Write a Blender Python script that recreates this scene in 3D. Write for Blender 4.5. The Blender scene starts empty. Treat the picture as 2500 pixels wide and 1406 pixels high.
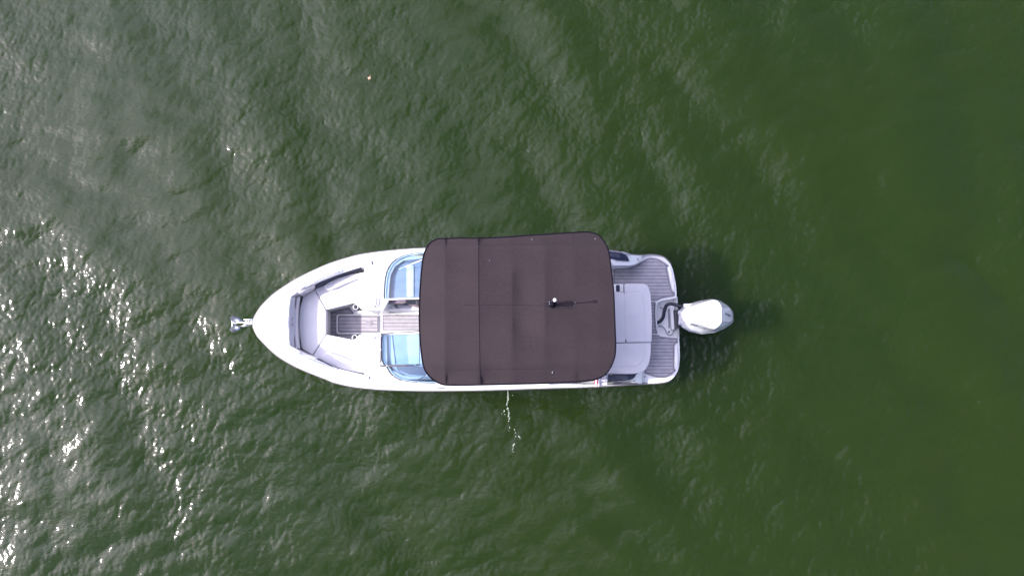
import bpy, bmesh, math, random
import numpy as np
from mathutils import Vector, Matrix
rad = math.radians
random.seed(5)
scene = bpy.context.scene
COL = scene.collection

# ------------------------------------------------------------------ camera
F_PX = 1853.0; CXP, CYP = 1250.0, 703.0
TILT = math.atan((950 - 703) / F_PX)
CAM_H = 15.3
cam = bpy.data.cameras.new("camera")
cam.sensor_fit = 'HORIZONTAL'; cam.sensor_width = 36.0
cam.lens = 36.0 * F_PX / 2500.0
cam.clip_start = 0.1; cam.clip_end = 20000
camo = bpy.data.objects.new("camera", cam); COL.objects.link(camo)
camo.location = (0, 0, CAM_H); camo.rotation_euler = (TILT, 0, 0)
scene.camera = camo
CT, ST = math.cos(TILT), math.sin(TILT)
def W(x, y, z):
    """point of height z that is seen at photograph position (x, y)"""
    dx = (x - CXP) / F_PX; dy = -(y - CYP) / F_PX
    wy = CT * dy + ST; wz = ST * dy - CT
    s = (z - CAM_H) / wz
    return Vector((dx * s, wy * s, z))

# ------------------------------------------------------------------ sun and sky
SUN_EL = rad(40.5); SUN_AZ = rad(3.7)
trav = Vector((math.cos(SUN_EL) * math.cos(SUN_AZ), math.cos(SUN_EL) * math.sin(SUN_AZ), -math.sin(SUN_EL)))
sl = bpy.data.lights.new("sun", 'SUN'); sl.energy = 5.0; sl.angle = rad(0.53); sl.color = (1.0, 0.96, 0.90)
so = bpy.data.objects.new("sun", sl); COL.objects.link(so)
so.rotation_euler = trav.to_track_quat('-Z', 'Y').to_euler(); so.location = (-10, 0, 20)
world = bpy.data.worlds.new("World"); scene.world = world; world.use_nodes = True
wn = world.node_tree; wn.nodes.clear()
def WN(t, **k):
    n = wn.nodes.new(t)
    for a, b in k.items(): setattr(n, a, b)
    return n
out = WN('ShaderNodeOutputWorld'); bg = WN('ShaderNodeBackground')
sky = WN('ShaderNodeTexSky'); sky.sky_type = 'NISHITA'; sky.sun_disc = False
sky.sun_elevation = SUN_EL; sky.sun_rotation = math.atan2(-trav.x, -trav.y)
sky.air_density = 1.0; sky.dust_density = 1.2; sky.ozone_density = 1.0
tc = WN('ShaderNodeTexCoord'); sep = WN('ShaderNodeSeparateXYZ')
wn.links.new(tc.outputs['Generated'], sep.inputs[0])
zc = WN('ShaderNodeMath', operation='MAXIMUM'); zc.inputs[1].default_value = 0.0
wn.links.new(sep.outputs['Z'], zc.inputs[0])
za = WN('ShaderNodeMath', operation='ADD'); za.inputs[1].default_value = 0.12
wn.links.new(zc.outputs[0], za.inputs[0])
dx = WN('ShaderNodeMath', operation='DIVIDE'); dy = WN('ShaderNodeMath', operation='DIVIDE')
wn.links.new(sep.outputs['X'], dx.inputs[0]); wn.links.new(za.outputs[0], dx.inputs[1])
wn.links.new(sep.outputs['Y'], dy.inputs[0]); wn.links.new(za.outputs[0], dy.inputs[1])
cmb = WN('ShaderNodeCombineXYZ'); wn.links.new(dx.outputs[0], cmb.inputs[0]); wn.links.new(dy.outputs[0], cmb.inputs[1])
cn = WN('ShaderNodeTexNoise'); cn.inputs['Scale'].default_value = 4.2; cn.inputs['Detail'].default_value = 7.0
cn.inputs['Roughness'].default_value = 0.58; cn.inputs['Distortion'].default_value = 0.4
wn.links.new(cmb.outputs[0], cn.inputs['Vector'])
cr = WN('ShaderNodeMapRange'); cr.inputs['From Min'].default_value = 0.48; cr.inputs['From Max'].default_value = 0.62
cr.inputs['To Max'].default_value = 0.92
wn.links.new(cn.outputs['Fac'], cr.inputs['Value'])
mx = WN('ShaderNodeMix', data_type='RGBA'); wn.links.new(cr.outputs['Result'], mx.inputs['Factor'])
# clouds are a lit, whiter version of the air round them
hs = WN('ShaderNodeHueSaturation'); hs.inputs['Saturation'].default_value = 0.36
# unseen cloud, thickened and brightened toward upper left to shape the water's sheen
vd = WN('ShaderNodeVectorMath', operation='DOT_PRODUCT'); vd.inputs[1].default_value = tuple(Vector((-0.5, 0.30, 0.80)).normalized())
wn.links.new(tc.outputs['Generated'], vd.inputs[0])
vb = WN('ShaderNodeMapRange'); vb.inputs['From Min'].default_value = 0.55; vb.inputs['From Max'].default_value = 1.0
vb.inputs['To Min'].default_value = 1.3; vb.inputs['To Max'].default_value = 5.8
wn.links.new(vd.outputs['Value'], vb.inputs['Value']); wn.links.new(vb.outputs['Result'], hs.inputs['Value'])
cm = WN('ShaderNodeMapRange'); cm.inputs['From Min'].default_value = 0.6; cm.inputs['From Max'].default_value = 1.0
cm.inputs['To Min'].default_value = -0.02; cm.inputs['To Max'].default_value = 0.15
wn.links.new(vd.outputs['Value'], cm.inputs['Value'])
ca = WN('ShaderNodeMath', operation='ADD'); wn.links.new(cn.outputs['Fac'], ca.inputs[0]); wn.links.new(cm.outputs['Result'], ca.inputs[1])
wn.links.new(ca.outputs[0], cr.inputs['Value'])
wn.links.new(sky.outputs[0], hs.inputs['Color'])
wn.links.new(sky.outputs[0], mx.inputs['A']); wn.links.new(hs.outputs['Color'], mx.inputs['B'])
tint = WN('ShaderNodeMix', data_type='RGBA', blend_type='MULTIPLY'); tint.inputs['Factor'].default_value = 1.0
tint.inputs['B'].default_value = (1.0, 0.91, 1.04, 1)
wn.links.new(mx.outputs['Result'], tint.inputs['A']); wn.links.new(tint.outputs['Result'], bg.inputs['Color']); bg.inputs['Strength'].default_value = 0.15
wn.links.new(bg.outputs[0], out.inputs[0])
scene.view_settings.view_transform = 'Standard'; scene.view_settings.look = 'None'
scene.view_settings.gamma = 1.0; scene.view_settings.exposure = 0.52
scene.cycles.sample_clamp_direct = 0.0; scene.cycles.use_denoising = True

# ------------------------------------------------------------------ materials
def newmat(name):
    m = bpy.data.materials.new(name); m.use_nodes = True
    return m, m.node_tree, m.node_tree.nodes['Principled BSDF']
def mat(name, col, rough=0.5, metal=0.0, coat=0.0, noise=0.0, nscale=40, bump=0.0, bscale=200, spec=0.5, sheen=0.0):
    m, nt, b = newmat(name)
    b.inputs['Base Color'].default_value = (*col, 1); b.inputs['Roughness'].default_value = rough
    b.inputs['Metallic'].default_value = metal; b.inputs['Coat Weight'].default_value = coat
    b.inputs['Specular IOR Level'].default_value = spec
    if sheen: b.inputs['Sheen Weight'].default_value = sheen
    t = nt.nodes.new('ShaderNodeTexCoord')
    if noise:
        n = nt.nodes.new('ShaderNodeTexNoise'); n.inputs['Scale'].default_value = nscale; n.inputs['Detail'].default_value = 6
        nt.links.new(t.outputs['Object'], n.inputs['Vector'])
        r = nt.nodes.new('ShaderNodeMapRange'); r.inputs['To Min'].default_value = 1 - noise; r.inputs['To Max'].default_value = 1 + noise
        r.inputs['From Min'].default_value = 0.3; r.inputs['From Max'].default_value = 0.7
        nt.links.new(n.outputs['Fac'], r.inputs['Value'])
        v = nt.nodes.new('ShaderNodeVectorMath'); v.operation = 'SCALE'; v.inputs[0].default_value = col
        nt.links.new(r.outputs['Result'], v.inputs['Scale']); nt.links.new(v.outputs[0], b.inputs['Base Color'])
    if bump:
        n = nt.nodes.new('ShaderNodeTexNoise'); n.inputs['Scale'].default_value = bscale; n.inputs['Detail'].default_value = 3
        nt.links.new(t.outputs['Object'], n.inputs['Vector'])
        bp = nt.nodes.new('ShaderNodeBump'); bp.inputs['Strength'].default_value = bump; bp.inputs['Distance'].default_value = 0.01
        nt.links.new(n.outputs['Fac'], bp.inputs['Height']); nt.links.new(bp.outputs[0], b.inputs['Normal'])
    return m
M = {}
M['gel'] = mat('white_gelcoat', (0.80, 0.80, 0.80), 0.28, coat=0.5, noise=0.025, nscale=3)
M['hullside'] = mat('white_hull_side', (0.74, 0.75, 0.76), 0.2, coat=0.6, noise=0.04, nscale=2)
M['rub'] = mat('grey_rubber', (0.16, 0.15, 0.16), 0.6, noise=0.1)
M['vinyl'] = mat('white_vinyl', (0.64, 0.62, 0.645), 0.55, noise=0.03, nscale=6, bump=0.25, bscale=120)
M['vinyl2'] = mat('grey_vinyl', (0.54, 0.52, 0.56), 0.55, noise=0.04, nscale=6, bump=0.2)
M['seam'] = mat('grey_seam', (0.28, 0.27, 0.31), 0.7)
M['seamlite'] = mat('pale_seam', (0.46, 0.45, 0.50), 0.7)
M['gap'] = mat('dark_gap', (0.05, 0.05, 0.07), 0.8)
M['navy'] = mat('navy_trim_and_shade', (0.014, 0.018, 0.05), 0.45, noise=0.2, nscale=20)
M['black'] = mat('black_plastic', (0.012, 0.013, 0.018), 0.4)
M['hose'] = mat('black_hose', (0.012, 0.015, 0.028), 0.5, bump=0.3, bscale=90)
M['steel'] = mat('stainless_steel', (0.72, 0.72, 0.74), 0.16, metal=1.0)
M['galv'] = mat('dull_anchor_steel', (0.17, 0.19, 0.25), 0.38, metal=0.85, noise=0.15, nscale=25)
M['alu'] = mat('grey_frame', (0.10, 0.092, 0.105), 0.45, noise=0.08)
M['cowl'] = mat('white_cowling', (0.80, 0.80, 0.81), 0.22, coat=0.7)
M['grey'] = mat('grey_plastic', (0.22, 0.22, 0.26), 0.5)
M['ltgrey'] = mat('light_grey_plastic', (0.45, 0.45, 0.5), 0.4)
M['ink'] = mat('dark_ink', (0.08, 0.085, 0.13), 0.5)
M['scriptink'] = mat('grey_embroidery', (0.24, 0.22, 0.28), 0.8)
M['red'] = mat('red_cloth', (0.45, 0.02, 0.06), 0.8)
M['blue'] = mat('blue_cloth', (0.04, 0.035, 0.16), 0.8)
M['white'] = mat('white_cloth', (0.8, 0.78, 0.8), 0.8)
M['leaf'] = mat('dry_leaf', (0.55, 0.38, 0.26), 0.7, noise=0.25, nscale=60)
M['foam'] = mat('white_foam', (0.45, 0.50, 0.42), 0.4)
M['bottompaint'] = mat('dark_bottom', (0.02, 0.025, 0.03), 0.5)
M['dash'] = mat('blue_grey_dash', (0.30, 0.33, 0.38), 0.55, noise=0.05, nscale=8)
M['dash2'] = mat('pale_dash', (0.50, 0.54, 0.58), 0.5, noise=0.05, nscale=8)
M['brownpanel'] = mat('brown_grey_panel', (0.16, 0.12, 0.14), 0.6)

def canopy_mat():
    m, nt, b = newmat('brown_canvas')
    t = nt.nodes.new('ShaderNodeTexCoord')
    n1 = nt.nodes.new('ShaderNodeTexNoise'); n1.inputs['Scale'].default_value = 1.6; n1.inputs['Detail'].default_value = 5
    n2 = nt.nodes.new('ShaderNodeTexNoise'); n2.inputs['Scale'].default_value = 55; n2.inputs['Detail'].default_value = 4
    nt.links.new(t.outputs['Object'], n1.inputs['Vector']); nt.links.new(t.outputs['Object'], n2.inputs['Vector'])
    a = nt.nodes.new('ShaderNodeMix'); a.data_type = 'RGBA'
    a.inputs['A'].default_value = (0.0175, 0.0120, 0.0150, 1); a.inputs['B'].default_value = (0.0300, 0.0198, 0.0228, 1)
    nt.links.new(n1.outputs['Fac'], a.inputs['Factor'])
    r = nt.nodes.new('ShaderNodeMapRange'); r.inputs['To Min'].default_value = 0.78; r.inputs['To Max'].default_value = 1.22
    r.inputs['From Min'].default_value = 0.3; r.inputs['From Max'].default_value = 0.7
    nt.links.new(n2.outputs['Fac'], r.inputs['Value'])
    v = nt.nodes.new('ShaderNodeVectorMath'); v.operation = 'SCALE'
    nt.links.new(a.outputs['Result'], v.inputs[0]); nt.links.new(r.outputs['Result'], v.inputs['Scale'])
    # bird specks and lint
    vo = nt.nodes.new('ShaderNodeTexVoronoi'); vo.inputs['Scale'].default_value = 3.2; vo.inputs['Randomness'].default_value = 1
    nt.links.new(t.outputs['Object'], vo.inputs['Vector'])
    lt = nt.nodes.new('ShaderNodeMath'); lt.operation = 'LESS_THAN'; lt.inputs[1].default_value = 0.035
    nt.links.new(vo.outputs['Distance'], lt.inputs[0])
    mm = nt.nodes.new('ShaderNodeMix'); mm.data_type = 'RGBA'; mm.inputs['B'].default_value = (0.22, 0.19, 0.22, 1)
    nt.links.new(lt.outputs[0], mm.inputs['Factor']); nt.links.new(v.outputs[0], mm.inputs['A'])
    nt.links.new(mm.outputs['Result'], b.inputs['Base Color'])
    b.inputs['Roughness'].default_value = 0.85; b.inputs['Specular IOR Level'].default_value = 0.25
    b.inputs['Sheen Weight'].default_value = 0.06
    bp = nt.nodes.new('ShaderNodeBump'); bp.inputs['Strength'].default_value = 0.25; bp.inputs['Distance'].default_value = 0.01
    nt.links.new(n2.outputs['Fac'], bp.inputs['Height']); nt.links.new(bp.outputs[0], b.inputs['Normal'])
    return m
M['canvas'] = canopy_mat()
M['thread'] = mat('dark_thread', (0.006, 0.005, 0.010), 0.9, spec=0.1)

def mat_mat(name, col, y0, pitch, axis=1):
    """foam deck mat: grey planks with dark grooves, in object space (metres)"""
    m, nt, b = newmat(name)
    t = nt.nodes.new('ShaderNodeTexCoord'); s = nt.nodes.new('ShaderNodeSeparateXYZ')
    nt.links.new(t.outputs['Object'], s.inputs[0])
    a = nt.nodes.new('ShaderNodeMath'); a.operation = 'SUBTRACT'; a.inputs[1].default_value = y0
    nt.links.new(s.outputs[axis], a.inputs[0])
    p = nt.nodes.new('ShaderNodeMath'); p.operation = 'PINGPONG'; p.inputs[1].default_value = pitch / 2
    nt.links.new(a.outputs[0], p.inputs[0])
    r = nt.nodes.new('ShaderNodeMapRange'); r.inputs['From Min'].default_value = 0.0025; r.inputs['From Max'].default_value = 0.0055
    nt.links.new(p.outputs[0], r.inputs['Value'])
    n = nt.nodes.new('ShaderNodeTexNoise'); n.inputs['Scale'].default_value = 9; n.inputs['Detail'].default_value = 8
    nt.links.new(t.outputs['Object'], n.inputs['Vector'])
    q = nt.nodes.new('ShaderNodeMapRange'); q.inputs['From Min'].default_value = 0.3; q.inputs['From Max'].default_value = 0.7
    q.inputs['To Min'].default_value = 0.88; q.inputs['To Max'].default_value = 1.12
    nt.links.new(n.outputs['Fac'], q.inputs['Value'])
    v = nt.nodes.new('ShaderNodeVectorMath'); v.operation = 'SCALE'; v.inputs[0].default_value = col
    nt.links.new(q.outputs['Result'], v.inputs['Scale'])
    x = nt.nodes.new('ShaderNodeMix'); x.data_type = 'RGBA'; x.inputs['A'].default_value = (0.04, 0.04, 0.06, 1)
    nt.links.new(r.outputs['Result'], x.inputs['Factor']); nt.links.new(v.outputs[0], x.inputs['B'])
    nt.links.new(x.outputs['Result'], b.inputs['Base Color']); b.inputs['Roughness'].default_value = 0.8
    return m

def glass_mat(name, tint):
    m = bpy.data.materials.new(name); m.use_nodes = True; nt = m.node_tree; nt.nodes.clear()
    o = nt.nodes.new('ShaderNodeOutputMaterial'); tr = nt.nodes.new('ShaderNodeBsdfTransparent'); tr.inputs[0].default_value = (*tint, 1)
    gl = nt.nodes.new('ShaderNodeBsdfGlossy'); gl.inputs['Roughness'].default_value = 0.02
    fr = nt.nodes.new('ShaderNodeFresnel'); fr.inputs['IOR'].default_value = 1.32
    mxs = nt.nodes.new('ShaderNodeMixShader')
    nt.links.new(fr.outputs[0], mxs.inputs[0]); nt.links.new(tr.outputs[0], mxs.inputs[1]); nt.links.new(gl.outputs[0], mxs.inputs[2])
    nt.links.new(mxs.outputs[0], o.inputs[0])
    return m
M['glass'] = glass_mat('blue_tinted_glass', (0.60, 0.73, 0.86))
M['glass2'] = glass_mat('pale_glass', (0.88, 0.95, 0.98))

def water_mat():
    """murky lake water: rippled mirror skin over a dark body that scatters a little green light far sideways"""
    m, nt, b = newmat('lake_water')
    t = nt.nodes.new('ShaderNodeTexCoord')
    n = nt.nodes.new('ShaderNodeTexNoise'); n.inputs['Scale'].default_value = 0.16; n.inputs['Detail'].default_value = 4
    nt.links.new(t.outputs['Object'], n.inputs['Vector'])
    mx = nt.nodes.new('ShaderNodeMix'); mx.data_type = 'RGBA'
    mx.inputs['A'].default_value = WCOL[0]; mx.inputs['B'].default_value = WCOL[1]
    r = nt.nodes.new('ShaderNodeMapRange'); r.inputs['From Min'].default_value = 0.35; r.inputs['From Max'].default_value = 0.65
    nt.links.new(n.outputs['Fac'], r.inputs['Value']); nt.links.new(r.outputs['Result'], mx.inputs['Factor'])
    nt.links.new(mx.outputs['Result'], b.inputs['Base Color'])
    d = nt.nodes.new('ShaderNodeBsdfPrincipled'); d.inputs['Base Color'].default_value = (0, 0, 0, 1)
    for q in (b, d): q.inputs['Roughness'].default_value = 0.09; q.inputs['IOR'].default_value = 1.333
    b.inputs['Subsurface Weight'].default_value = 1.0; b.inputs['Subsurface Scale'].default_value = 1.0
    b.inputs['Subsurface Radius'].default_value = (2.0, 2.0, 2.0)
    mp = nt.nodes.new('ShaderNodeMapping'); mp.inputs['Rotation'].default_value = (0, 0, rad(-52)); mp.inputs['Scale'].default_value = (0.6, 1.2, 1)
    nt.links.new(t.outputs['Object'], mp.inputs['Vector'])
    n2 = nt.nodes.new('ShaderNodeTexNoise'); n2.inputs['Scale'].default_value = 17; n2.inputs['Detail'].default_value = 2.0; n2.inputs['Roughness'].default_value = 0.55
    n2.inputs['Distortion'].default_value = 0.5
    nt.links.new(mp.outputs[0], n2.inputs['Vector'])
    bp = nt.nodes.new('ShaderNodeBump'); bp.inputs['Strength'].default_value = 0.26; bp.inputs['Distance'].default_value = 0.02
    nt.links.new(n2.outputs['Fac'], bp.inputs['Height'])
    for q in (b, d): nt.links.new(bp.outputs[0], q.inputs['Normal'])
    ms = nt.nodes.new('ShaderNodeMixShader'); ms.inputs[0].default_value = 0.043
    nt.links.new(d.outputs[0], ms.inputs[1]); nt.links.new(b.outputs[0], ms.inputs[2])
    o = [x for x in nt.nodes if x.type == 'OUTPUT_MATERIAL'][0]; nt.links.new(ms.outputs[0], o.inputs['Surface'])
    return m
WCOL = ((0.30, 0.58, 0.12, 1), (0.34, 0.60, 0.11, 1))
M['water'] = water_mat()
M['mud'] = mat('lake_mud', (0.03, 0.03, 0.02), 0.9)

# ------------------------------------------------------------------ object helpers
def tag(o, label=None, cat=None, group=None, kind=None):
    if label: o['label'] = label
    if cat: o['category'] = cat
    if group: o['group'] = group
    if kind: o['kind'] = kind
    return o
def empty(name, loc, label, cat, **k):
    o = bpy.data.objects.new(name, None); COL.objects.link(o); o.location = loc; o.empty_display_size = 0.3
    return tag(o, label, cat, **k)
def link(name, me, m, parent=None, label=None, smooth=35):
    mats = m if isinstance(m, (list, tuple)) else [m]
    for x in mats: me.materials.append(x)
    if smooth:
        me.polygons.foreach_set('use_smooth', [True] * len(me.polygons))
        me.set_sharp_from_angle(angle=rad(smooth))
    o = bpy.data.objects.new(name, me); COL.objects.link(o)
    if parent:
        o.parent = parent
        wl = Vector((0, 0, 0)); p = parent
        while p: wl += p.location; p = p.parent
        o.location = -wl      # parents are only translated
    if label: o['label'] = label
    return o
class MB:
    """collects shapes for ONE mesh"""
    def __init__(s): s.v = []; s.f = []; s.mi = []
    def add(s, vs, fs, mi=0):
        b = len(s.v); s.v += [tuple(v) for v in vs]; s.f += [tuple(b + i for i in f) for f in fs]; s.mi += [mi] * len(fs)
    def bm(s, bm, mi=0):
        bm.verts.ensure_lookup_table(); bm.verts.index_update()
        s.add([v.co.copy() for v in bm.verts], [[v.index for v in f.verts] for f in bm.faces], mi); bm.free()
    def build(s, name, m, parent=None, label=None, smooth=35):
        me = bpy.data.meshes.new(name); me.from_pydata(s.v, [], s.f)
        me.polygons.foreach_set('material_index', s.mi); me.update()
        return link(name, me, m, parent, label, smooth)
def poly_bm(p3, depth, bevel=0.0, seg=3, inset_bottom=0.0, down=None):
    """polygon of 3D points as a solid going down by depth; top rim bevelled"""
    bm = bmesh.new()
    top = [bm.verts.new(p) for p in p3]
    f = bm.faces.new(top); f.normal_update()
    if f.normal.z < 0: f.normal_flip(); top = list(f.verts)
    bot = [bm.verts.new((v.co.x, v.co.y, (v.co.z - depth) if down is None else down)) for v in top]
    n = len(top)
    for i in range(n):
        j = (i + 1) % n
        bm.faces.new((top[j], top[i], bot[i], bot[j]))
    bm.faces.new(list(reversed(bot)))
    if bevel:
        ed = [e for e in f.edges]
        bmesh.ops.bevel(bm, geom=ed, offset=bevel, segments=seg, profile=0.5, affect='EDGES', clamp_overlap=True)
    bmesh.ops.recalc_face_normals(bm, faces=bm.faces)
    return bm
def P(pts, z):
    return [W(x, y, z(x, y) if callable(z) else z) for x, y in pts]
def cr_pts(pts, n=6, closed=False):
    """Catmull-Rom through 2D or 3D points"""
    pts = [Vector(p) for p in pts]; out = []; N = len(pts)
    rng = range(N if closed else N - 1)
    for i in rng:
        g = lambda k: pts[k % N] if closed else pts[min(max(k, 0), N - 1)]
        p0, p1, p2, p3 = g(i - 1), g(i), g(i + 1), g(i + 2)
        for k in range(n):
            t = k / n
            out.append(0.5 * ((2 * p1) + (p2 - p0) * t + (2 * p0 - 5 * p1 + 4 * p2 - p3) * t * t + (3 * p1 - p0 - 3 * p2 + p3) * t ** 3))
    if not closed: out.append(pts[-1])
    return out
def rnd(pts, r=4.0, n=4):
    """round the corners of a 2D polygon by radius r pixels"""
    out = []; N = len(pts)
    for i in range(N):
        a, b, c = Vector(pts[i - 1]), Vector(pts[i]), Vector(pts[(i + 1) % N])
        la, lc = (a - b).length, (c - b).length
        d = min(r, la * 0.45, lc * 0.45)
        p, q = b + (a - b) / la * d, b + (c - b) / lc * d
        for k in range(n + 1):
            t = k / n
            out.append(tuple((1 - t) ** 2 * p + 2 * t * (1 - t) * b + t * t * q))
    return out
def slab(name, pts, z, depth, m, parent, bevel=0.01, r=0, label=None, seg=3):
    if r: pts = rnd(pts, r)
    mb = MB(); mb.bm(poly_bm(P(pts, z), depth, bevel, seg)); return mb.build(name, m, parent, label)
def tube_geo(mb, pts, r, seg=10, closed=False, cap=True, mi=0):
    pts = [Vector(p) for p in pts]; N = len(pts); vs = []; fs = []
    up = Vector((0, 0, 1)); prev = None
    for i, p in enumerate(pts):
        a = pts[i - 1] if (i or closed) else p; c = pts[(i + 1) % N] if (i < N - 1 or closed) else p
        t = (c - a).normalized()
        n = (prev - t * prev.dot(t)) if prev is not None else (up - t * up.dot(t))
        if n.length < 1e-4: n = Vector((1, 0, 0)) - t * t.x
        n.normalize(); prev = n; b = t.cross(n)
        rr = r(i / (N - 1)) if callable(r) else r
        for k in range(seg):
            an = 2 * math.pi * k / seg
            vs.append(p + (n * math.cos(an) + b * math.sin(an)) * rr)
    for i in range(N if closed else N - 1):
        for k in range(seg):
            a0 = i * seg + k; a1 = i * seg + (k + 1) % seg; j = (i + 1) % N
            fs.append((a0, a1, j * seg + (k + 1) % seg, j * seg + k))
    if not closed and cap:
        fs.append(tuple(range(seg))[::-1]); fs.append(tuple((N - 1) * seg + k for k in range(seg)))
    mb.add(vs, fs, mi)
def tube(name, pts, r, m, parent, label=None, **k):
    mb = MB(); tube_geo(mb, pts, r, **k); return mb.build(name, m, parent, label, smooth=50)
def line_px(name, pts, z, w, m, parent, sm=0, label=None, closed=False, lift=0.0):
    """a thin seam / stitched line lying on a surface, width w metres"""
    if sm: pts = cr_pts([(*p,) for p in pts], sm, closed)
    p3 = P([(p[0], p[1]) for p in pts], z)
    mb = MB(); tube_geo(mb, [q + Vector((0, 0, lift)) for q in p3], w / 2, seg=6, closed=closed)
    return mb.build(name, m, parent, label, smooth=60)
def box_bm(c, s, bevel=0.01, rot=None, seg=2):
    bm = bmesh.new(); bmesh.ops.create_cube(bm, size=1.0)
    bmesh.ops.scale(bm, vec=s, verts=bm.verts)
    if bevel: bmesh.ops.bevel(bm, geom=list(bm.edges), offset=bevel, segments=seg, profile=0.5, affect='EDGES', clamp_overlap=True)
    if rot: bmesh.ops.rotate(bm, matrix=rot, verts=bm.verts, cent=(0, 0, 0))
    bmesh.ops.translate(bm, vec=c, verts=bm.verts); return bm
def lathe(mb, c, prof, seg=24, mi=0):
    """prof = [(r, z)] bottom to top"""
    vs = []; fs = []
    for r, z in prof:
        for k in range(seg):
            a = 2 * math.pi * k / seg; vs.append((c[0] + r * math.cos(a), c[1] + r * math.sin(a), c[2] + z))
    for i in range(len(prof) - 1):
        for k in range(seg):
            a0 = i * seg + k; a1 = i * seg + (k + 1) % seg
            fs.append((a0, a1, a1 + seg, a0 + seg))
    fs.append(tuple(range(seg))[::-1]); fs.append(tuple((len(prof) - 1) * seg + k for k in range(seg)))
    mb.add(vs, fs, mi)
def text_mesh(name, s, size, m, parent, mtx, extrude=0.002, bold=0.0, label=None, spacing=1.0):
    cu = bpy.data.curves.new(name, 'FONT'); cu.body = s; cu.size = size; cu.extrude = extrude; cu.offset = bold
    cu.align_x = 'CENTER'; cu.align_y = 'CENTER'; cu.space_character = spacing; cu.resolution_u = 3
    tmp = bpy.data.objects.new(name, cu); COL.objects.link(tmp)
    dg = bpy.context.evaluated_depsgraph_get()
    me = bpy.data.meshes.new_from_object(tmp.evaluated_get(dg)); bpy.data.objects.remove(tmp)
    me.transform(mtx); me.materials.clear()
    return link(name, me, m, parent, label, smooth=None)
def offset_poly(pts, d):
    """inset a 2D polygon by d (pixels), mitred"""
    N = len(pts); A = sum(pts[i][0] * pts[(i + 1) % N][1] - pts[(i + 1) % N][0] * pts[i][1] for i in range(N))
    s = 1 if A > 0 else -1; out = []
    for i in range(N):
        a, b, c = Vector(pts[i - 1]), Vector(pts[i]), Vector(pts[(i + 1) % N])
        e1 = (b - a).normalized(); e2 = (c - b).normalized()
        n1 = Vector((-e1.y, e1.x)) * s; n2 = Vector((-e2.y, e2.x)) * s
        n = (n1 + n2); n = n.normalized() if n.length > 1e-4 else n1
        k = max(0.5, n.dot(n1)); out.append(tuple(b + n * (d / k)))
    return out
def interp(x, tab):
    if x <= tab[0][0]: return tab[0][1]
    for (a, b), (c, d) in zip(tab, tab[1:]):
        if x <= c: return b + (d - b) * (x - a) / (c - a)
    return tab[-1][1]

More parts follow.
